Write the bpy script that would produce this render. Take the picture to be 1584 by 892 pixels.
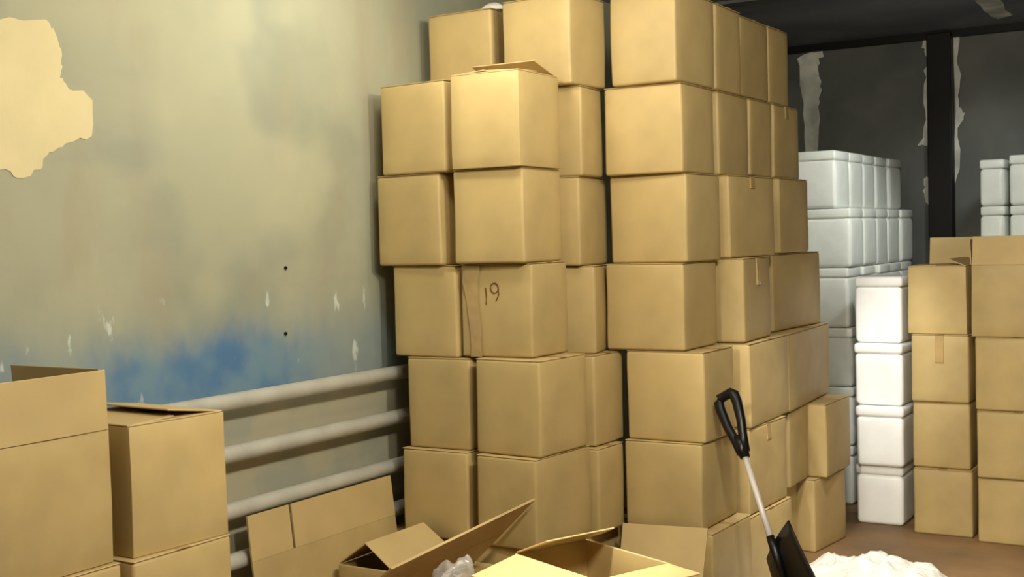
import bpy, bmesh, math, random
from mathutils import Vector, Matrix, noise
from mathutils.geometry import tessellate_polygon
SC = bpy.context.scene
for o in list(bpy.data.objects): bpy.data.objects.remove(o)
COL = SC.collection
R = math.radians

# ---------------------------------------------------------------- camera, light, exposure
CAM_H = 1.6
ROT = ((0.8514421866, 0.523776787, -0.0265353467), (-0.0018829658, -0.047543261, -0.9988674051), (-0.5244451367, 0.8505277868, -0.0394940831))
cd = bpy.data.cameras.new('camera'); cam = bpy.data.objects.new('camera', cd); COL.objects.link(cam)
cd.sensor_width = 36.0; cd.lens = 1925.66 / 1584 * 36.0; cd.clip_start = 0.05
r_, d_, f_ = [Vector(v) for v in ROT]
m = Matrix.Identity(4)
for i in range(3):
    m[i][0] = r_[i]; m[i][1] = -d_[i]; m[i][2] = -f_[i]
m[2][3] = CAM_H
cam.matrix_world = m
SC.camera = cam
SC.view_settings.view_transform = 'Standard'; SC.view_settings.look = 'None'
SC.view_settings.gamma = 1.0; SC.view_settings.use_curve_mapping = False
SC.view_settings.exposure = 0.0
w = bpy.data.worlds.new('world'); SC.world = w; w.use_nodes = True
w.node_tree.nodes['Background'].inputs[0].default_value = (0.75, 0.85, 1.0, 1); w.node_tree.nodes['Background'].inputs[1].default_value = 0.05
def lamp(name, kind, loc, power, color, size, target=None, sy=None):
    l = bpy.data.lights.new(name, kind); l.energy = power; l.color = color
    if kind == 'AREA':
        l.size = size
        if sy: l.shape = 'RECTANGLE'; l.size_y = sy
    else: l.shadow_soft_size = size
    o = bpy.data.objects.new(name, l); COL.objects.link(o); o.location = loc
    if target: o.rotation_euler = (Vector(target) - Vector(loc)).to_track_quat('-Z', 'Y').to_euler()
    return o
WARM = (1.0, 0.925, 0.74)
lamp('fitted_point_lamp', 'POINT', (-1.9, 3.85, 2.55), 12.5, WARM, 0.10)  # overhead lamp inferred from the shading; place and power fitted, no bulb seen
lamp('fitted_point_lamp', 'POINT', (-2.62, 3.6, 2.6), 20, WARM, 0.10)  # added lamp, brightens the plaster wall beside the pile
lamp('fitted_point_lamp', 'POINT', (-0.6, 2.7, 2.5), 140, WARM, 0.12)  # added lamp, fitted to the brightness of the carton faces
lamp('fitted_point_lamp', 'POINT', (-0.6, 2.0, 2.5), 85, WARM, 0.12)  # added lamp, lifts the pile and the near left cartons
def spot(loc, tgt, power, ang, col=(1.0, 0.955, 0.86)):
    o = lamp('added_spot', 'SPOT', loc, power, col, 0.12, tgt); o.data.spot_size = R(ang); o.data.spot_blend = 0.8  # added spots with no known fixture, each brightening one area
spot((-1.2, -1.0, 2.6), (-1.2, 6.6, 0.6), 760, 20, WARM)  # added from behind the camera to lift the right stacks and foam column
spot((-1.3, 4.6, 2.8), (-1.5, 5.6, 0.0), 250, 40)  # added to brighten the white sheet on the floor
spot((-1.7, 3.1, 2.75), (-1.95, 3.5, 0.5), 420, 26, WARM)  # added downward spot, brightens the flaps of the open foreground carton
spot((-1.75, 5.0, 2.8), (-1.75, 6.7, 0.9), 190, 20, (0.97, 0.98, 0.97))  # added to whiten the front foam column
spot((-0.9, 6.4, 2.75), (-1.35, 8.2, 1.9), 60, 44, (0.95, 1.0, 0.96))  # added to lift the foam boxes by the back wall
spot((-0.7, 6.2, 2.7), (-2.2, 7.5, 1.7), 140, 40, (0.95, 1.0, 0.95))  # added to lift the wrapped foam boxes behind the pile

# ---------------------------------------------------------------- materials
def lin(c):
    return tuple(((v/255)/12.92 if v/255 <= 0.04045 else ((v/255+0.055)/1.055)**2.4) for v in c) + (1,)
def mat(name, col, rough=0.6, spec=0.3, var=0.08, nscale=6.0, bump=0.0, bscale=40.0, col2=None, objvar=0.0, metal=0.0, coords='Object'):
    M = bpy.data.materials.new(name); M.use_nodes = True; N = M.node_tree.nodes; L = M.node_tree.links
    b = N['Principled BSDF']; b.inputs['Roughness'].default_value = rough; b.inputs['Specular IOR Level'].default_value = spec; b.inputs['Metallic'].default_value = metal
    tc = N.new('ShaderNodeTexCoord'); nz = N.new('ShaderNodeTexNoise'); nz.inputs['Scale'].default_value = nscale; nz.inputs['Detail'].default_value = 4
    L.new(tc.outputs[coords], nz.inputs['Vector'])
    mx = N.new('ShaderNodeMix'); mx.data_type = 'RGBA'
    a = lin(col); c2 = lin(col2) if col2 else tuple(v*(1-var*2.2) for v in a[:3]) + (1,)
    mx.inputs[6].default_value = tuple(min(1, v*(1+var)) for v in a[:3]) + (1,); mx.inputs[7].default_value = c2
    rp = N.new('ShaderNodeMapRange'); rp.inputs[1].default_value = 0.35; rp.inputs[2].default_value = 0.65
    L.new(nz.outputs[0], rp.inputs[0]); L.new(rp.outputs[0], mx.inputs[0])
    out = mx.outputs[2]
    if objvar:
        oi = N.new('ShaderNodeObjectInfo'); hs = N.new('ShaderNodeHueSaturation')
        mr = N.new('ShaderNodeMapRange'); mr.inputs[3].default_value = 1-objvar; mr.inputs[4].default_value = 1+objvar
        L.new(oi.outputs['Random'], mr.inputs[0]); L.new(mr.outputs[0], hs.inputs['Value']); L.new(out, hs.inputs['Color']); out = hs.outputs[0]
    L.new(out, b.inputs['Base Color'])
    if bump:
        n2 = N.new('ShaderNodeTexNoise'); n2.inputs['Scale'].default_value = bscale; n2.inputs['Detail'].default_value = 3
        L.new(tc.outputs[coords], n2.inputs['Vector'])
        bp = N.new('ShaderNodeBump'); bp.inputs['Strength'].default_value = bump; bp.inputs['Distance'].default_value = 0.01
        L.new(n2.outputs[0], bp.inputs['Height']); L.new(bp.outputs[0], b.inputs['Normal'])
    return M
M_CARD = mat('cardboard', (194, 170, 117), 0.5, 0.35, 0.05, 5, 0.05, 12, objvar=0.07)
M_EDGE = mat('cardboard_flap', (199, 174, 122), 0.55, 0.3, 0.04, 5, 0.04, 12, objvar=0.06)
M_TAPE = mat('packing_tape', (186, 158, 108), 0.12, 0.6, 0.05, 9, 0.35, 22)
M_FOAM = mat('white_foam', (250, 251, 250), 0.55, 0.3, 0.02, 8, 0.06, 60)
M_WRAP = mat('film_wrapped_foam', (232, 235, 228), 0.35, 0.45, 0.03, 6, 0.35, 9)
M_PIPE = mat('pipe_paint', (186, 184, 172), 0.45, 0.4, 0.06, 8)
M_BLACK = mat('black_plastic', (14, 13, 15), 0.35, 0.4, 0.05, 20)
M_ALU = mat('shovel_shaft_metal', (205, 196, 190), 0.4, 0.5, 0.03, 10, metal=0.1)
M_STEEL = mat('black_painted_steel', (9, 9, 10), 0.5, 0.3, 0.1, 5)
M_BACK = mat('dark_wall_paint', (122, 124, 119), 0.75, 0.2, 0.10, 1.6, 0.1, 20, col2=(98, 101, 99))
M_CEIL = mat('dark_ceiling_paint', (140, 140, 150), 0.7, 0.2, 0.1, 1.2, 0.1, 14, col2=(112, 116, 128))
M_SEAM = mat('pale_seam_filler', (238, 238, 228), 0.8, 0.1, 0.15, 5, 0.4, 30)
M_CREAM = mat('fresh_cream_plaster', (226, 212, 166), 0.85, 0.1, 0.04, 3, 0.2, 14)
M_FLOOR = mat('worn_floor', (142, 112, 78), 0.6, 0.25, 0.12, 2.2, 0.15, 25, col2=(118, 96, 70))
M_BAG = mat('white_plastic_sheet', (246, 243, 232), 0.4, 0.4, 0.02, 9, 0.5, 18)
M_INK = mat('brown_marker_ink', (112, 72, 44), 0.7, 0.1, 0.1, 30)
M_PLAIN = mat('plain_plaster', (150, 145, 120), 0.85, 0.1, 0.06, 2, 0.1, 12)
M_FILM = bpy.data.materials.new('clear_film'); M_FILM.use_nodes = True
_b = M_FILM.node_tree.nodes['Principled BSDF']; _b.inputs['Base Color'].default_value = (0.85, 0.85, 0.82, 1); _b.inputs['Roughness'].default_value = 0.15; _b.inputs['Alpha'].default_value = 0.2; _b.inputs['Specular IOR Level'].default_value = 0.8

def wall_material():
    M = bpy.data.materials.new('weathered_wall_paint'); M.use_nodes = True; N = M.node_tree.nodes; L = M.node_tree.links
    b = N['Principled BSDF']; b.inputs['Roughness'].default_value = 0.8; b.inputs['Specular IOR Level'].default_value = 0.15
    tc = N.new('ShaderNodeTexCoord'); sp = N.new('ShaderNodeSeparateXYZ'); L.new(tc.outputs['Object'], sp.inputs[0])
    def nz(scale, detail=3, stretch=None):
        n = N.new('ShaderNodeTexNoise'); n.inputs['Scale'].default_value = scale; n.inputs['Detail'].default_value = detail
        if stretch:
            mp = N.new('ShaderNodeMapping'); mp.inputs['Scale'].default_value = stretch; L.new(tc.outputs['Object'], mp.inputs[0]); L.new(mp.outputs[0], n.inputs[0])
        else: L.new(tc.outputs['Object'], n.inputs[0])
        return n.outputs[0]
    def ramp(v, lo, hi, a=0.0, c=1.0):
        r = N.new('ShaderNodeMapRange'); r.inputs[1].default_value = lo; r.inputs[2].default_value = hi; r.inputs[3].default_value = a; r.inputs[4].default_value = c
        r.interpolation_type = 'SMOOTHSTEP'; L.new(v, r.inputs[0]); return r.outputs[0]
    def mth(op, a, c):
        q = N.new('ShaderNodeMath'); q.operation = op
        for i, v in enumerate((a, c)):
            if isinstance(v, (int, float)): q.inputs[i].default_value = v
            else: L.new(v, q.inputs[i])
        return q.outputs[0]
    def mix(f, a, c):
        q = N.new('ShaderNodeMix'); q.data_type = 'RGBA'
        for i, v in ((0, f), (6, a), (7, c)):
            if isinstance(v, tuple): q.inputs[i].default_value = v
            elif isinstance(v, (int, float)): q.inputs[i].default_value = v
            else: L.new(v, q.inputs[i])
        return q.outputs[2]
    Y, Z = sp.outputs['Y'], sp.outputs['Z']
    base = mix(ramp(nz(1.3, 5), 0.35, 0.65), lin((150, 152, 132)), lin((172, 171, 147)))
    base = mix(mth('MULTIPLY', ramp(nz(3.0, 4, (1, 1.6, 0.5)), 0.5, 0.7), 0.45), base, lin((164, 155, 130)))
    base = mix(mth('MULTIPLY', ramp(nz(2.0, 4, (1, 0.6, 1.5)), 0.52, 0.72), 0.5), base, lin((140, 145, 134)))
    base = mix(mth('MULTIPLY', ramp(nz(1.1, 3), 0.5, 0.62), 0.5), base, lin((184, 182, 152)))
    # the old blue dado, worn away unevenly at its upper edge and towards the far end
    edge = mth('ADD', Z, mth('ADD', mth('MULTIPLY', mth('SUBTRACT', nz(2.6, 5), 0.5), 0.20), mth('MULTIPLY', mth('SUBTRACT', nz(11, 4, (1, 1.5, 0.6)), 0.5), 0.10)))
    blue = ramp(edge, 1.18, 1.36, 1.0, 0.0)
    bcol = mix(ramp(nz(4, 5), 0.38, 0.62), lin((80, 120, 162)), lin((112, 142, 162)))
    grey = mth('MULTIPLY', ramp(edge, 1.26, 1.46, 1.0, 0.0), 0.55)
    base = mix(grey, base, lin((142, 152, 146)))
    far = mth('MULTIPLY', ramp(Y, 3.5, 4.1, 1.0, 0.25), ramp(Y, 2.6, 2.9, 0.35, 1.0))
    base = mix(mth('MULTIPLY', mth('MULTIPLY', blue, far), 0.95), base, bcol)
    # grey-white paint behind the pipes
    low = ramp(Z, 1.00, 1.05, 1.0, 0.0)
    base = mix(low, base, mix(ramp(nz(4, 4), 0.4, 0.6), lin((182, 176, 152)), lin((168, 168, 152))))
    # small pale scuffs
    sc = mth('MULTIPLY', ramp(nz(9, 4, (1, 1.4, 0.6)), 0.66, 0.72), ramp(mth('ABSOLUTE', mth('SUBTRACT', Z, 1.26), 0), 0.1, 0.25, 1.0, 0.0))
    base = mix(mth('MULTIPLY', sc, 0.8), base, lin((206, 214, 206)))
    L.new(base, b.inputs['Base Color'])
    bp = N.new('ShaderNodeBump'); bp.inputs['Strength'].default_value = 0.15; bp.inputs['Distance'].default_value = 0.02
    L.new(nz(8, 5), bp.inputs['Height']); L.new(bp.outputs[0], b.inputs['Normal'])
    return M
M_WALL = wall_material()

# ---------------------------------------------------------------- helpers
def link(name, bm, material, parent=None, smooth=False):
    me = bpy.data.meshes.new(name); bmesh.ops.recalc_face_normals(bm, faces=bm.faces[:]); bm.to_mesh(me); bm.free()
    me.materials.append(material)
    if smooth:
        for p in me.polygons: p.use_smooth = True
    o = bpy.data.objects.new(name, me); COL.objects.link(o)
    if parent: o.parent = parent
    return o
def struct(name, bm, material, parent=None):
    o = link(name, bm, material, parent)
    o['kind'] = 'structure'
    return o
def thing(name, label, cat, loc=(0, 0, 0), rz=0.0, group=None):
    o = bpy.data.objects.new(name, None); COL.objects.link(o); o.empty_display_size = 0.1
    o.location = loc; o.rotation_euler = (0, 0, rz); o['label'] = label; o['category'] = cat
    if group: o['group'] = group
    return o
def box(bm, x0, x1, y0, y1, z0, z1, M=None):
    vs = [bm.verts.new(v) for v in ((x0,y0,z0),(x1,y0,z0),(x1,y1,z0),(x0,y1,z0),(x0,y0,z1),(x1,y0,z1),(x1,y1,z1),(x0,y1,z1))]
    for f in ((3,2,1,0),(4,5,6,7),(0,1,5,4),(1,2,6,5),(2,3,7,6),(3,0,4,7)): bm.faces.new([vs[i] for i in f])
    if M:
        for v in vs: v.co = M @ v.co
    return vs
def slab(a, b, c, d, t):
    """a four-cornered sheet of thickness t (corners in order), grown to the back of its normal"""
    a, b, c, d = [Vector(v) for v in (a, b, c, d)]
    n = (b-a).cross(d-a).normalized() * t
    bm = bmesh.new()
    vs = [bm.verts.new(v) for v in (a, b, c, d, a-n, b-n, c-n, d-n)]
    for f in ((0,1,2,3),(7,6,5,4),(0,4,5,1),(1,5,6,2),(2,6,7,3),(3,7,4,0)): bm.faces.new([vs[i] for i in f])
    return bm
def bevel(o, wd=0.01, seg=2, ang=50):
    md = o.modifiers.new('bevel', 'BEVEL'); md.width = wd; md.segments = seg; md.limit_method = 'ANGLE'; md.angle_limit = R(ang)
    return o
def tube(bm, pts, rad, n=14, cap=True):
    pts = [Vector(p) for p in pts]; rings = []
    for i, p in enumerate(pts):
        t = (pts[min(i+1, len(pts)-1)] - pts[max(i-1, 0)]).normalized()
        u = t.cross(Vector((0, 0, 1)))
        if u.length < 1e-3: u = t.cross(Vector((1, 0, 0)))
        u.normalize(); v = t.cross(u); rr = rad[i] if isinstance(rad, (list, tuple)) else rad
        rings.append([bm.verts.new(p + (u*math.cos(2*math.pi*k/n) + v*math.sin(2*math.pi*k/n))*rr) for k in range(n)])
    for a, b in zip(rings, rings[1:]):
        for k in range(n): bm.faces.new((a[k], a[(k+1) % n], b[(k+1) % n], b[k]))
    if cap: bm.faces.new(rings[0][::-1]); bm.faces.new(rings[-1])
def outline(pts, origin, ax_u, ax_v, ax_n, t, jit=0.0, sub=3, seed=0):
    """irregular flat patch of thickness t, outline pts (u, v), roughened along its edge"""
    rnd = random.Random(seed); P = []
    for i, p in enumerate(pts):
        q = pts[(i+1) % len(pts)]
        for k in range(sub):
            s = k/sub; P.append((p[0]+(q[0]-p[0])*s + (rnd.uniform(-jit, jit) if k else 0), p[1]+(q[1]-p[1])*s + (rnd.uniform(-jit, jit) if k else 0)))
    O, U, V, Nn = [Vector(v) for v in (origin, ax_u, ax_v, ax_n)]
    bm = bmesh.new(); co = [O+U*p[0]+V*p[1]+Nn*t for p in P]; top = [bm.verts.new(v) for v in co]; bot = [bm.verts.new(v-Nn*t*0.9) for v in co]
    for tri in tessellate_polygon([co]): bm.faces.new([top[k] for k in tri])
    for i in range(len(P)):
        j = (i+1) % len(P); bm.faces.new((top[i], bot[i], bot[j], top[j]))
    return bm

# ---------------------------------------------------------------- the room
XW, YB, ZC = -3.29, 8.9, 2.945
KW = 3.29/3.45
bm = bmesh.new(); box(bm, XW-0.3, 4.0, -5.0, YB+0.3, -0.2, 0.0); struct('floor', bm, M_FLOOR)
bm = bmesh.new(); box(bm, XW-0.3, 4.0, -5.0, YB+0.3, ZC, ZC+0.2); struct('ceiling', bm, M_CEIL)
bm = bmesh.new(); box(bm, XW-0.3, XW, -5.0, YB, 0.0, ZC); struct('wall_left', bm, M_WALL)
bm = bmesh.new(); box(bm, XW-0.3, 4.0, YB, YB+0.3, 0.0, ZC); struct('wall_back', bm, M_BACK)
bm = bmesh.new(); box(bm, 3.7, 4.0, -5.0, YB, 0.0, ZC); struct('wall_right', bm, M_PLAIN)
bm = bmesh.new(); box(bm, XW, -2.6, -5.0, -4.7, 0, ZC); box(bm, 0.8, 3.7, -5.0, -4.7, 0, ZC); box(bm, -2.6, 0.8, -5.0, -4.7, 2.8, ZC); struct('wall_front', bm, M_PLAIN)

CREAM = [(2.30,2.33),(2.547,2.339),(2.718,2.362),(2.754,2.32),(2.777,2.252),(2.765,2.176),(2.797,2.143),(2.858,2.142),(2.895,2.112),(2.886,1.99),(2.775,1.958),(2.71,1.927),(2.674,1.869),(2.582,1.839),(2.524,1.864),(2.30,1.86)]
CREAM = [(y*KW, 1.6+(z-1.6)*KW) for y, z in CREAM]
struct('trim_1', outline(CREAM, (XW, 0, 0), (0,1,0), (0,0,1), (1,0,0), 0.003, 0.008, 4, 3), M_CREAM)
for i, (y, z) in enumerate(((3.837*KW, 1.512), (3.824*KW, 1.257))):
    bm = bmesh.new(); tube(bm, [(XW-0.01, y, z), (XW+0.006, y, z)], 0.007, 8); o = link('wall_screw', bm, M_STEEL)
    o['label'] = ('upper dark screw head in the plaster wall', 'lower dark screw head in the wall above the blue paint')[i]; o['category'] = 'screw'
bm = bmesh.new(); box(bm, -2.05, -1.89, YB-0.10, YB, 0, ZC-0.02); o = bevel(struct('trim_2', bm, M_STEEL), 0.006)
S1 = [(-2.93,1.9),(-2.945,2.3),(-2.96,2.6),(-2.99,2.86),(-2.88,2.90),(-2.80,2.90),(-2.79,2.86),(-2.83,2.84),(-2.83,2.74),(-2.81,2.62),(-2.84,2.5),(-2.84,2.3),(-2.86,2.1),(-2.87,1.9)]
S2 = [(-2.05,2.90),(-2.10,2.90),(-2.085,2.82),(-2.07,2.78),(-2.09,2.6),(-2.08,2.35),(-2.10,2.24),(-2.14,2.18),(-2.08,2.17),(-2.05,2.2)]
S3 = [(-1.89,2.90),(-1.85,2.90),(-1.87,2.75),(-1.85,2.6),(-1.86,2.42),(-1.82,2.38),(-1.84,2.33),(-1.87,2.28),(-1.86,2.0),(-1.89,1.9)]
S4 = [(-2.05,1.95),(-2.08,1.96),(-2.11,1.86),(-2.09,1.78),(-2.05,1.74)]
for k, S in enumerate((S1, S2, S3, S4)): struct('trim_%d' % (3+k), outline(S, (0, YB, 0), (1,0,0), (0,0,1), (0,-1,0), 0.003, 0.012, 4, k), M_SEAM)
bm = bmesh.new(); box(bm, XW, 3.7, YB-0.05, YB, ZC-0.05, ZC); struct('trim_7', bm, M_STEEL)
bm = bmesh.new(); box(bm, XW, 3.7, 6.86, 6.93, ZC-0.018, ZC); struct('trim_8', bm, M_BACK)
struct('trim_9', outline([(-1.60,7.2),(-1.42,7.2),(-1.40,7.8),(-1.44,8.5),(-1.55,8.6),(-1.56,8.2),(-1.52,7.7)], (0, 0, ZC), (1,0,0), (0,1,0), (0,0,-1), 0.004, 0.02, 3, 9), M_SEAM)

# ---------------------------------------------------------------- heating pipes on the left wall
ORD = ['topmost', 'second from top', 'third from top', 'lowest']
for i, z in enumerate((1.043, 0.855, 0.650, 0.466)):
    t = thing('heating_pipe', 'long grey-white wall pipe running along the left wall, %s of the four' % ORD[i], 'pipe', (XW+0.080, 0, z), 0, 'wall heating pipes')
    bm = bmesh.new(); tube(bm, [(0, -1.5, 0), (0, 1.5, 0), (0, 3.6, 0), (0, 5.2, 0)], 0.031, 20); link('pipe', bm, M_PIPE, t, True)
    for y in (2.0, 4.45):
        bm = bmesh.new(); box(bm, -0.075, 0.0, y-0.012, y+0.012, -0.045, -0.030); link('bracket', bm, M_PIPE, t)

# ---------------------------------------------------------------- cartons
def grid_box(w, d, h, n=6, bulge=0.004, seed=0, open_top=False):
    bm = bmesh.new(); cache = {}
    def V(i, j, k):
        key = (i, j, k)
        if key not in cache:
            u, v, q = 2*i/n-1, 2*j/n-1, 2*k/n-1
            x, y, z = u*w/2, v*d/2, (q+1)*h/2
            bx = bulge*(1-v*v)*(1-q*q); by = bulge*(1-u*u)*(1-q*q)
            if i in (0, n): x += bx*u
            if j in (0, n): y += by*v
            ns = noise.noise_vector(Vector((x*4+seed*3.1, y*4, z*4+seed)))*0.004
            if k in (0, n): ns.z = 0
            cache[key] = bm.verts.new((x+ns.x, y+ns.y, z+ns.z*0.3))
        return cache[key]
    for a in range(n):
        for b in range(n):
            for s in (0, n):
                bm.faces.new((V(s,a,b), V(s,a+1,b), V(s,a+1,b+1), V(s,a,b+1)))
                bm.faces.new((V(a,s,b), V(a+1,s,b), V(a+1,s,b+1), V(a,s,b+1)))
                if not (open_top and s == n): bm.faces.new((V(a,b,s), V(a+1,b,s), V(a+1,b+1,s), V(a,b+1,s)))
    return bm
def flap_bm(side, w, d, h, length, ang, skew=0.0, crop=(0.0, 1.0)):
    """a top flap hinged on one rim; ang 0 = closed flat, 90 = upright, 180 = level outwards"""
    a = R(ang); t = 0.005
    inn, up = math.cos(a)*length, math.sin(a)*length
    if side == 'front': p, ax, inw = Vector((-w/2, -d/2, h)), Vector((w, 0, 0)), Vector((0, 1, 0))
    if side == 'back': p, ax, inw = Vector((w/2, d/2, h)), Vector((-w, 0, 0)), Vector((0, -1, 0))
    if side == 'right': p, ax, inw = Vector((w/2, -d/2, h)), Vector((0, d, 0)), Vector((-1, 0, 0))
    if side == 'left': p, ax, inw = Vector((-w/2, d/2, h)), Vector((0, -d, 0)), Vector((1, 0, 0))
    tip = inw*inn + Vector((0, 0, up)); e = ax.normalized()*0.004; sk = ax*skew
    p0, p1 = p+ax*crop[0]+e, p+ax*crop[1]-e
    return slab(p0, p1, p1+tip-e+sk, p0+tip+e+sk, -t)
NUM = [0]
def carton(key, label, group, flaps=None, tape='X', bulge=0.004, tape_len=0.0, crop=0.003):
    ex, ey, yaw, w, d, h, z = BX[key]
    y_ = R(yaw); ux = Vector((math.cos(y_), math.sin(y_), 0)); uy = Vector((-math.sin(y_), math.cos(y_), 0))
    c = Vector((ex, ey, z)) - ux*w/2 + uy*d/2
    return carton_at(label, group, c, y_, w, d, h, flaps, tape, bulge, tape_len)
def carton_at(label, group, c, y_, w, d, h, flaps=None, tape='X', bulge=0.004, tape_len=0.0):
    NUM[0] += 1; seed = NUM[0]; rnd = random.Random(seed)
    t = thing('carton', label, 'carton', c, y_, group)
    H = h - 0.0055
    if flaps is None:
        o = link('body', grid_box(w-0.004, d-0.004, H, 6, bulge*rnd.uniform(0.5, 1.4), seed), M_CARD, t, True); bevel(o, 0.011, 3)
        for s in (-1, 1):
            bm = bmesh.new()
            if tape == 'X': box(bm, -w/2+0.002, w/2-0.002, min(s*0.002, s*(d/2-0.004)), max(s*0.002, s*(d/2-0.004)), H, H+0.0035)
            else: box(bm, min(s*0.002, s*(w/2-0.004)), max(s*0.002, s*(w/2-0.004)), -d/2+0.004, d/2-0.002, H, H+0.0035)
            bevel(link('flap', bm, M_EDGE, t), 0.0018, 1)
    else:
        o = link('body', grid_box(w-0.006, d-0.006, H, 6, bulge*0.6, seed, True), M_CARD, t, True)
        md = o.modifiers.new('solid', 'SOLIDIFY'); md.thickness = 0.006; md.offset = -1; bevel(o, 0.0045, 2)
        for fl in flaps:
            side, ang, ln = fl[0], fl[1], fl[2]; sk = fl[3] if len(fl) > 3 else 0.0
            o = link('flap', flap_bm(side, w-0.008, d-0.008, H+0.0005, ln, ang, sk), M_EDGE, t); bevel(o, 0.0015, 1)
    if tape:
        bm = bmesh.new(); hw = 0.022
        if flaps is None:
            if tape == 'X': box(bm, -w/2-0.001, w/2+0.001, -hw, hw, H+0.0034, H+0.0042)
            else: box(bm, -hw, hw, -d/2-0.001, d/2+0.001, H+0.0034, H+0.0042)
            for s in (-1, 1):
                n = 5 if tape_len > 0 else 0
                for i in range(n):
                    q0, q1 = H-tape_len*i/n, H-tape_len*(i+1)/n
                    off = bulge*1.4*(1-((q0+q1)/H-1)**2)+0.0012
                    if tape == 'X': box(bm, s*(w/2-0.004) if s > 0 else s*(w/2+off), s*(w/2+off) if s > 0 else s*(w/2-0.004), -hw, hw, q1, q0)
                    else: box(bm, -hw, hw, s*(d/2-0.004) if s > 0 else s*(d/2+off), s*(d/2+off) if s > 0 else s*(d/2-0.004), q1, q0)
            link('tape', bm, M_TAPE, t)
    return t
BX={'A7':(-2.832,4.136,0.0,0.400,0.600,0.386,0.000),
'A6':(-2.773,4.119,0.5,0.325,0.600,0.366,0.386),
'A5':(-2.775,4.156,1.7,0.306,0.600,0.375,0.751),
'A4':(-2.831,4.161,-0.7,0.324,0.600,0.377,1.126),
'A3':(-2.878,4.129,-3.7,0.336,0.600,0.374,1.503),
'A2':(-2.829,4.112,-4.4,0.348,0.600,0.369,1.877),
'B7':(-2.434,4.097,0.0,0.387,0.388,0.397,0.000),
'B6':(-2.418,4.061,-3.6,0.289,0.402,0.359,0.397),
'B5':(-2.409,4.090,-3.9,0.311,0.341,0.377,0.756),
'B4':(-2.477,4.165,0.4,0.337,0.294,0.375,1.133),
'B3':(-2.478,4.121,2.9,0.322,0.333,0.373,1.508),
'B2':(-2.466,4.087,1.7,0.314,0.335,0.370,1.881),
'C7':(-2.421,4.497,0.1,0.400,0.400,0.379,0.000),
'C6':(-2.364,4.469,-2.5,0.401,0.219,0.358,0.379),
'C5':(-2.390,4.499,-1.4,0.384,0.257,0.379,0.738),
'C4':(-2.403,4.551,13.6,0.349,0.239,0.367,1.117),
'C3':(-2.441,4.502,5.7,0.347,0.314,0.369,1.484),
'C2':(-2.421,4.504,5.1,0.333,0.222,0.371,1.852),
'B1':(-2.433,4.444,-3.8,0.340,0.277,0.370,2.223),
'D7':(-2.021,4.631,0.3,0.389,0.331,0.389,0.000),
'D6':(-1.994,4.669,1.2,0.348,0.400,0.361,0.389),
'D5':(-1.983,4.684,-0.7,0.355,0.322,0.374,0.749),
'D4':(-2.064,4.686,0.5,0.361,0.358,0.363,1.124),
'D3':(-2.052,4.703,-0.5,0.355,0.352,0.367,1.487),
'D2':(-2.053,4.673,1.1,0.353,0.360,0.366,1.854),
'D1':(-2.056,4.637,-1.8,0.303,0.377,0.370,2.220),
'E7':(-2.070,4.972,-12.1,0.400,0.533,0.366,0.000),
'E6':(-1.963,5.116,-1.4,0.400,0.457,0.382,0.366),
'E5':(-1.951,5.117,0.0,0.400,0.550,0.375,0.748),
'E4':(-1.972,5.120,4.0,0.400,0.407,0.370,1.123),
'E3':(-2.029,5.106,-3.9,0.400,0.484,0.363,1.493),
'E2':(-2.061,5.084,2.0,0.400,0.392,0.365,1.856),
'E1':(-2.050,5.042,1.5,0.400,0.321,0.370,2.221),
'G7':(-1.966,5.998,-6.6,0.330,0.388,0.368,0.000),
'G6':(-1.918,6.058,-0.8,0.350,0.390,0.381,0.368),
'F7':(-2.050,5.775,0.0,0.400,0.220,0.371,0.000),
'F6':(-1.991,5.723,2.7,0.400,0.328,0.371,0.371),
'F5':(-2.049,5.817,-0.1,0.400,0.674,0.378,0.741),
'F4':(-2.071,5.758,-2.0,0.400,0.650,0.378,1.119),
'F3':(-2.048,5.800,-1.0,0.400,0.414,0.366,1.498),
'F2':(-2.068,5.798,1.4,0.400,0.391,0.358,1.864),
'F1':(-2.072,5.756,1.0,0.400,0.292,0.366,2.222),
'R4':(-1.341,6.628,0.1,0.300,0.400,0.347,0.000),
'R3':(-1.354,6.660,0.1,0.293,0.400,0.347,0.347),
'R2':(-1.353,6.643,-0.2,0.296,0.400,0.354,0.694),
'R1':(-1.368,6.674,-2.3,0.304,0.400,0.355,1.048),
'S4':(-0.907,6.559,-0.7,0.398,0.400,0.337,0.000),
'S3':(-0.905,6.534,0.9,0.396,0.400,0.341,0.337),
'S2':(-0.908,6.543,0.3,0.399,0.400,0.370,0.678),
'S1':(-0.917,6.557,-0.5,0.408,0.400,0.502,1.048),
'W4':(-1.716,6.727,1.2,0.269,0.400,0.328,0.000),
'W3':(-1.697,6.671,1.4,0.268,0.400,0.325,0.328),
'W2':(-1.700,6.703,-0.3,0.271,0.400,0.336,0.654),
'W1':(-1.701,6.726,-0.8,0.272,0.400,0.359,0.990),
'L4':(-2.722,1.935,0.0,0.400,0.380,0.371,0.000),
'L3':(-2.716,1.937,-0.4,0.400,0.383,0.371,0.371),
'L1':(-2.728,1.934,0.4,0.400,0.377,0.372,0.742),
'L6':(-2.694,2.339,-0.0,0.400,0.400,0.371,0.000),
'L5':(-2.681,2.327,-0.8,0.400,0.375,0.371,0.371),
'L2':(-2.708,2.352,-4.0,0.400,0.348,0.372,0.741)}
BX['D7'] = (-1.950, 4.660, -1.0, 0.400, 0.420, 0.388, 0.0)
BX['E7'] = (-1.955, 5.098, -1.5, 0.400, 0.500, 0.365, 0.0)
BX['B7'] = (-2.434, 4.097, 0.0, 0.33, 0.360, 0.396, 0.0)
BX['I1'] = (-2.066, 5.372, 0.6, 0.40, 0.372, 0.362, 2.2225)
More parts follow.
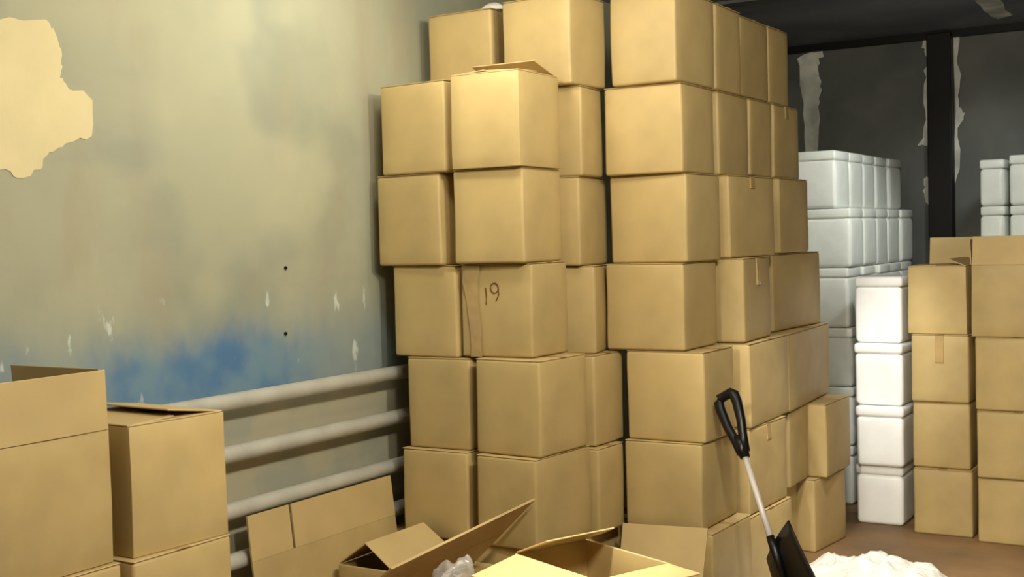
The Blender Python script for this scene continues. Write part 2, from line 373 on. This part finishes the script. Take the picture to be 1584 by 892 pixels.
BX['I2'] = (-2.070, 5.485, 0.8, 0.40, 0.300, 0.356, 1.8655)
BX['E5'] = (-1.951, 5.117, 2.2, 0.40, 0.560, 0.373, 0.748)
BX['F5'] = (-1.976, 5.690, 3.9, 0.40, 0.800, 0.375, 0.743)
BX['G6'] = BX['G6'][:5] + (0.372, 0.368)
BX['F6'] = BX['F6'][:5] + (0.369, 0.371)
ROWS = {7: 'bottom row', 6: 'sixth row from the top', 5: 'fifth row from the top', 4: 'fourth row from the top', 3: 'third row from the top', 2: 'second row from the top', 1: 'top row'}
COLS = {'A': 'leftmost column of the pile by the wall', 'B': 'corner column below the ajar carton', 'C': 'narrow recessed column left of the front column',
        'D': 'front column above the leaning sheet', 'E': "middle column of the pile's right side", 'F': "rear column of the pile's right side"}
PILE = 'cartons in the tall pile'
for c in 'ABCDEF':
    for r in range(7, 0, -1):
        k = '%s%d' % (c, r)
        if k not in BX or k in ('B1', 'B2', 'A1'): continue
        lab = 'closed carton, %s, %s' % (ROWS[r], COLS[c])
        if k == 'B4': lab = 'taped brown carton with a handwritten 19 on its face'
        if k == 'D7': lab = 'bottom brown carton in the front column, behind the leaning cardboard sheet'
        if k == 'D1': lab = 'brightest carton, top row of the front column, cut by the picture top'
        if k == 'F5': lab = 'long brown carton at the rear side of the pile, just above the protruding carton'
        if k == 'F4': lab = 'long carton with a vertical tape strip, rear side of the pile, mid height'
        if k == 'E4': lab = 'carton with a tape glint, fourth row from the top, right of the front column'
        carton(k, lab, PILE, tape='X', tape_len={'E4': 0.12, 'E6': 0.07, 'F2': 0.06, 'E3': 0.05}.get(k, 0.0), bulge=0.007 if k == 'B4' else 0.004)
carton('I1', "closed carton, top row, between the middle and rear columns of the pile's right side", PILE)
carton('I2', "closed carton, second row, between the middle and rear columns of the pile's right side", PILE)
carton('G7', 'protruding lower brown carton at the rear right foot of the pile on the floor', PILE)
carton('G6', 'protruding upper brown carton at the rear right foot of the pile, beside the white boxes', PILE)
carton('B1', 'brown carton in the top row, behind the ajar corner carton', PILE)
carton_at('small dark brown carton high against the wall, leftmost of the top row', PILE, Vector((-3.025, 4.69, 2.247)), R(-1), 0.335, 0.33, 0.345)
t_ajar = carton('B2', 'ajar brown carton with a raised top flap at the top of the corner column', PILE,
       flaps=[('left', 4, 0.15), ('right', 3, 0.15), ('front', 3, 0.165), ('back', 19, 0.165, 0.05)], tape=None, bulge=0.008)
# near stacks by the left wall
NEAR = 'cartons along the left wall near the camera'
carton('L4', 'brown carton on the floor under two others at the left edge of the picture', NEAR)
carton('L3', 'middle brown carton under the open one at the left edge of the picture', NEAR)
carton('L1', 'large open brown carton with upright flaps at the left picture edge', NEAR,
       flaps=[('right', 90, 0.165), ('back', 90, 0.165, 0.06), ('left', -80, 0.16), ('front', 88, 0.165)], tape=None)
carton('L6', 'brown carton on the floor at the foot of the second stack by the pipes', NEAR)
carton('L5', 'brown carton under the slightly ajar one in the second stack by the pipes', NEAR)
carton('L2', 'brown carton with slightly ajar top flaps beside the wall pipes, topmost of its stack', NEAR,
       flaps=[('left', 0.5, 0.16), ('right', 0.5, 0.16), ('front', 2.5, 0.165), ('back', 8, 0.20)], tape=None, bulge=0.006)
# right stacks
RG = 'cartons stacked at the right edge'
RR = {4: 'bottom', 3: 'second from the floor', 2: 'third from the floor, with shiny tape', 1: 'topmost, with a raised rear flap'}
for r in (4, 3, 2):
    carton('R%d' % r, 'carton right beside the bright white boxes, %s' % RR[r], RG, tape='Y', tape_len=0.14 if r == 2 else 0.0, bulge=0.006)
carton('R1', 'brown carton with a raised rear flap, topmost beside the bright white boxes', RG,
       flaps=[('left', 2, 0.145), ('front', 2, 0.17), ('right', 22, 0.10), ('back', 92, 0.150)], tape=None, bulge=0.006)
SR = {4: 'on the floor', 3: 'second from the floor', 2: 'third from the floor'}
for r in (4, 3, 2):
    carton('S%d' % r, 'brown carton at the right picture edge, %s' % SR[r], RG, tape='Y')
ex, ey, yaw, w_, d_2, h_, z_ = BX['S1']; BX['S1'] = (ex, ey, yaw, w_, d_2, 0.365, z_)
carton('S1', 'brown carton with upright front flap at the right edge, topmost of its stack', RG,
       flaps=[('front', 90, 0.145), ('left', 93, 0.13), ('right', 90, 0.14), ('back', 92, 0.14)], tape=None)

# handwriting and wrinkled tape on the carton with the 19
ex, ey, yaw, w_, d_2, h_, z_ = BX['B4']
b4 = [o for o in bpy.data.objects if o.get('label', '').startswith('taped brown carton')][0]
def on_front(u, v, off): return Vector((-w_/2 + u*w_, -d_2/2 - off, v*h_))
def hand(strokes):
    bm = bmesh.new()
    for s in strokes: tube(bm, [on_front(u, v, 0.0062) for u, v in s], 0.0022, 6)
    return bm
n19 = [[(0.375, 0.74), (0.385, 0.66), (0.38, 0.56)], [(0.55, 0.72)] + [(0.50+0.055*math.cos(a), 0.735+0.055*math.sin(a)) for a in [i*math.pi/6 for i in range(0, 12)]] + [(0.555, 0.72), (0.56, 0.67), (0.52, 0.60)]]
link('handwritten_mark', hand(n19), M_INK, b4)
bm = bmesh.new()
pts = [(0.06, 0.30, 1.0), (0.06, 0.27, 0.8), (0.10, 0.28, 0.6), (0.13, 0.29, 0.45), (0.15, 0.31, 0.3), (0.15, 0.30, 0.1), (0.14, 0.30, 0.0)]
prev = None
for k, (u0, u1, v) in enumerate(pts):
    ring = [bm.verts.new(on_front(u0+(u1-u0)*s/4, min(v, 0.97), 0.0085*(1 if 0 < v < 1 else 0.3)+0.003*math.sin(k*2.3+s*2.1))) for s in range(5)]
    if prev:
        for s in range(4): bm.faces.new((prev[s], prev[s+1], ring[s+1], ring[s]))
    prev = ring
o = link('tape', bm, M_TAPE, b4, True); o['label'] = 'wrinkled clear tape strip'

# ---------------------------------------------------------------- white foam boxes
def foam_box(label, group, c, yaw, w, d, h, m_, wrapped=False):
    NUM[0] += 1
    t = thing('foam_box', label, 'foam box', c, yaw, group)
    lh = 0.055
    bm = grid_box(w-0.016, d-0.016, h-lh-0.002, 4, 0.005 if wrapped else -0.002, NUM[0])
    bevel(link('body', bm, m_, t, True), 0.022, 4)
    bm = grid_box(w-(0.016 if wrapped else 0.011), d-(0.016 if wrapped else 0.011), lh, 2, 0.001, NUM[0]+500)
    for v in bm.verts: v.co.z += h-lh-0.002
    bevel(link('lid', bm, m_, t, True), 0.012 if wrapped else 0.016, 3)
    return t
WG = 'white foam boxes in the front column'
WL = {4: 'on the floor', 3: 'second from the floor', 2: 'third from the floor', 1: 'topmost and brightest'}
for r in (4, 3, 2, 1):
    ex, ey, yaw, w_, d_2, h_, z_ = BX['W%d' % r]
    y_ = R(yaw); c = Vector((ex-math.cos(y_)*w_/2, ey+d_2/2, z_))
    foam_box('bright white foam box in the front column right of the pile, %s' % WL[r], WG, c, y_, w_, d_2, h_-0.001, M_FOAM)
VG = 'film-wrapped foam boxes behind the pile'
rnd = random.Random(5)
HT = [0.0, 0.345, 0.69, 1.035, 1.385, 1.73, 2.07]
CN = ['nearest', 'second nearest', 'third nearest', 'fourth nearest', 'farthest']
for i in range(5):
    for r in range(6):
        x1 = (-2.185, -2.105)[r != 5] + rnd.uniform(-0.01, 0.01)
        y0 = 7.14 + i*0.297 + (0.0 if r == 5 else 0.0)
        hh = HT[r+1]-HT[r]
        pos = {5: 'in the top row', 4: 'in the second row down'}.get(r)
        if pos: lab = 'wrapped foam box %s behind the pile, %s of its row' % (pos, CN[i])
        elif i == 0: lab = 'white foam box in the strip between pile and bright column, %s' % ('on the floor', 'second from the floor', 'third from the floor', 'fourth from the floor')[r]
        else: lab = 'wrapped white foam box low behind the bright white column'
        foam_box(lab, VG, Vector((x1-0.17, y0+0.145, HT[r]+0.0005)), R(rnd.uniform(-1.2, 1.2)), 0.34, 0.285, hh-0.001, M_WRAP, True)
TG = 'foam boxes by the back wall at the right edge'
for i in range(2):
    for r in range(6):
        h6 = [0, 0.335, 0.67, 1.005, 1.34, 1.725, 2.03+0.02*i][r]; h7 = [0, 0.335, 0.67, 1.005, 1.34, 1.725, 2.03+0.02*i][r+1] if r < 5 else 2.01+0.02*i
        lab = 'foam box by the back wall above the right cartons, %s %s' % ('lower' if r == 4 else 'upper', ('left', 'right')[i]) if r >= 4 else 'white foam box by the back wall hidden behind the right cartons'
        foam_box(lab, TG, Vector((-1.485 if i == 0 else -1.225, 8.2, h6+0.0005)), 0, 0.16 if i == 0 else 0.34, 0.4, h7-h6-0.001, M_WRAP, True)

# ---------------------------------------------------------------- foreground clutter
# flattened carton leaning on the pipes
t = thing('flattened_carton', 'flattened tan carton with a slit, leaning against the wall pipes', 'cardboard', (-3.13, 3.65, 0))
def lean(y, s):   # s 0 = on the floor, 1 = top edge
    return Vector((-3.165+0.07*(1-s)+3.13, y-3.65, 0.008+0.620*s))
ys, ye, yslit = 3.275, 4.125, 3.50
cr = 0.735
link('panel', slab(lean(ys, 0), lean(ye, 0), lean(ye, cr), lean(ys, cr), 0.008), M_CARD, t)
link('flap', slab(lean(ys, cr+0.001), lean(yslit-0.005, cr+0.001), lean(yslit-0.005, 1), lean(ys, 1), 0.008), M_EDGE, t)
link('flap', slab(lean(yslit+0.008, cr+0.001), lean(ye, cr+0.001), lean(ye, 1), lean(yslit+0.008, 1), 0.008), M_EDGE, t)
# carton whose top flaps have popped up into a ridge
carton_at('carton with top flaps popped up into a ridge, before the slit sheet', 'open cartons in the foreground', Vector((-2.955, 3.872, 0)), 0, 0.262, 0.404, 0.374,
          flaps=[('left', 35, 0.158), ('right', 35, 0.160), ('front', -75, 0.13), ('back', -60, 0.13)], tape=None)
carton_at('low closed carton on the floor under the slanting dark sheet', 'open cartons in the foreground', Vector((-2.655, 3.925, 0)), R(-1), 0.30, 0.30, 0.33)
# shadowed flattened carton tilted across the foreground
t = thing('flattened_carton', 'dark shadowed cardboard sheet slanting up to the pile corner in the foreground', 'cardboard', (-2.55, 3.6, 0.332))
a0, a1 = Vector((-2.43, 3.16, 0.55)), Vector((-2.40, 4.02, 0.612))
b0, b1 = Vector((-2.70, 3.20, 0.334)), Vector((-2.69, 4.02, 0.334))
off = Vector((-2.55, 3.6, 0.332)); md_ = lambda p, q, s: p+(q-p)*s
link('panel', slab(b0-off, b1-off, md_(b1, a1, 0.50)-off, md_(b0, a0, 0.50)-off, 0.008), M_CARD, t)
link('flap', slab(md_(b0, a0, 0.51)-off, md_(b1, a1, 0.51)-off, a1-off, a0-off, 0.008), M_EDGE, t)
# the bright open carton
LC, FC, RC = Vector((-2.18, 3.50, 0)), Vector((-2.06, 3.79, 0)), Vector((-1.66, 3.62, 0))
u_ = (RC-FC).normalized(); v_ = Vector((-u_.y, u_.x, 0)); wK = (RC-FC).length; dK = 0.31
cK = FC + u_*wK/2 - v_*dK/2
carton_at('open brown carton with a brightly lit flap and dark inside, bottom centre foreground', 'open cartons in the foreground', cK, math.atan2(u_.y, u_.x), wK, dK, 0.555,
          flaps=[('front', 192, 0.19), ('left', 22, 0.18), ('right', 180, 0.15), ('back', 205, 0.12)], tape=None)
t = thing('cardboard_sheet', 'light tan cardboard flap sheet leaning on the foot of the front column', 'cardboard', (-2.12, 4.5, 0))
def s_(x, y, z): return Vector((x+2.12, y-4.5, z))
link('panel', slab(s_(-2.26, 4.36, 0.004), s_(-1.90, 4.34, 0.004), s_(-1.955, 4.62, 0.42), s_(-2.335, 4.62, 0.405), 0.006), M_EDGE, t)
# clear film scrap by the bright carton
def crumple(w, d, h, n, seed, rag=0.25, pw=2.2, lump=0.16, ridge=0.04, rf=9):
    bm = bmesh.new(); g = []
    for i in range(n+1):
        row = []
        for j in range(n+1):
            u, v = 2*i/n-1, 2*j/n-1
            rr = math.sqrt(u*u+v*v); e = 1+rag*noise.noise(Vector((math.atan2(v, u)*1.3, seed, 0)))
            k = max(abs(u), abs(v)); s = (k/rr if rr > 1e-5 else 1)*e
            x, y = u*s*w/2, v*s*d/2
            nn = noise.fractal(Vector((x*9+seed, y*9, seed)), 1.0, 2.0, 4)
            rd = 1-abs(noise.noise(Vector((x*rf+seed*2, y*rf, 3))))
            z = max(0.002, h*(1-k**pw)*(1-lump*0.75+lump*nn) + min(0.3*h, ridge)*rd*(1-k**6))
            row.append(bm.verts.new((x, y, z)))
        g.append(row)
    for i in range(n):
        for j in range(n): bm.faces.new((g[i][j], g[i+1][j], g[i+1][j+1], g[i][j+1]))
    return bm
t = thing('plastic_film', 'crumpled clear plastic film beside the bright open carton', 'plastic film', (-2.315, 3.30, 0.0))
o = link('film', crumple(0.20, 0.30, 0.555, 30, 4, 0.2, 9), M_FILM, t, True)
t = thing('plastic_film', 'scrap of white plastic film lying on top of the dark top-left carton', 'plastic film', (-2.92, 4.64, 2.5925))
link('film', crumple(0.14, 0.12, 0.035, 14, 11), M_BAG, t, True)
# white sheet on the floor
t = thing('plastic_sheet', 'crumpled bright white plastic sheet on the floor behind the shovel blade', 'plastic sheet', (-1.56, 5.52, 0.0), R(20))
o = link('sheet', crumple(0.76, 0.74, 0.13, 56, 7, 0.24, 2.4, 0.36, 0.032, 14), M_BAG, t, True)

# ---------------------------------------------------------------- snow shovel
T = Vector((-1.912, 4.738, 0.930)); F = Vector((-1.44, 4.35, 0.0)); ax = (F-T); s = ax.normalized()
t = thing('snow_shovel', 'black snow shovel with a pale shaft leaning on the cartons', 'shovel', (-1.5, 4.4, 0))
O = Vector((-1.5, 4.4, 0)); at = lambda q: T+ax*q-O
hw_ = Vector((0.86, -0.111, 0.499)).normalized(); hw_ = (hw_ - s*hw_.dot(s)).normalized()
bm = bmesh.new()
loop = [(0.215, 0.010), (0.16, 0.020), (0.10, 0.035), (0.03, 0.043), (0.0, 0.040), (-0.012, 0.028), (-0.012, 0.0)]
P = [at(q)+hw_*x for q, x in loop] + [at(q)-hw_*x for q, x in loop[-2::-1]]
tube(bm, P, [0.019, 0.019, 0.019, 0.021, 0.022, 0.021, 0.020, 0.021, 0.022, 0.021, 0.019, 0.019, 0.019], 12)
tube(bm, [at(0.15), at(0.19), at(0.235)], [0.020, 0.025, 0.020], 14)
link('grip', bm, M_BLACK, t, True)
bm = bmesh.new(); tube(bm, [at(0.20), at(0.60)], 0.0125, 16); o = link('shaft', bm, M_ALU, t, True); o['label'] = 'pale metal shaft'
w_ = Vector((0.476, -0.673, 0.567)).normalized(); n_ = s.cross(w_).normalized()
if n_.x < 0: n_ = -n_
bm = bmesh.new(); g = []
for i in range(9):
    f_q = i/8; row = []
    for j in range(13):
        x = 2*j/12-1
        q = 0.565 - 0.018*(x+1) + 0.34*f_q
        wd = 0.14 if x < 0 else 0.14 + 0.08*min(1, f_q*1.5)
        curl = 0.036*((x+1)/2)**2 + 0.03*(f_q-0.3)**2
        row.append(bm.verts.new(at(q) + w_*x*wd + n_*curl))
    g.append(row)
for i in range(8):
    for j in range(12): bm.faces.new((g[i][j], g[i+1][j], g[i+1][j+1], g[i][j+1]))
o = link('blade', bm, M_BLACK, t, True); md = o.modifiers.new('solid', 'SOLIDIFY'); md.thickness = 0.006
bm = bmesh.new(); tube(bm, [at(0.53), at(0.58), at(0.70)], [0.016, 0.018, 0.008], 14); link('socket', bm, M_BLACK, t, True)
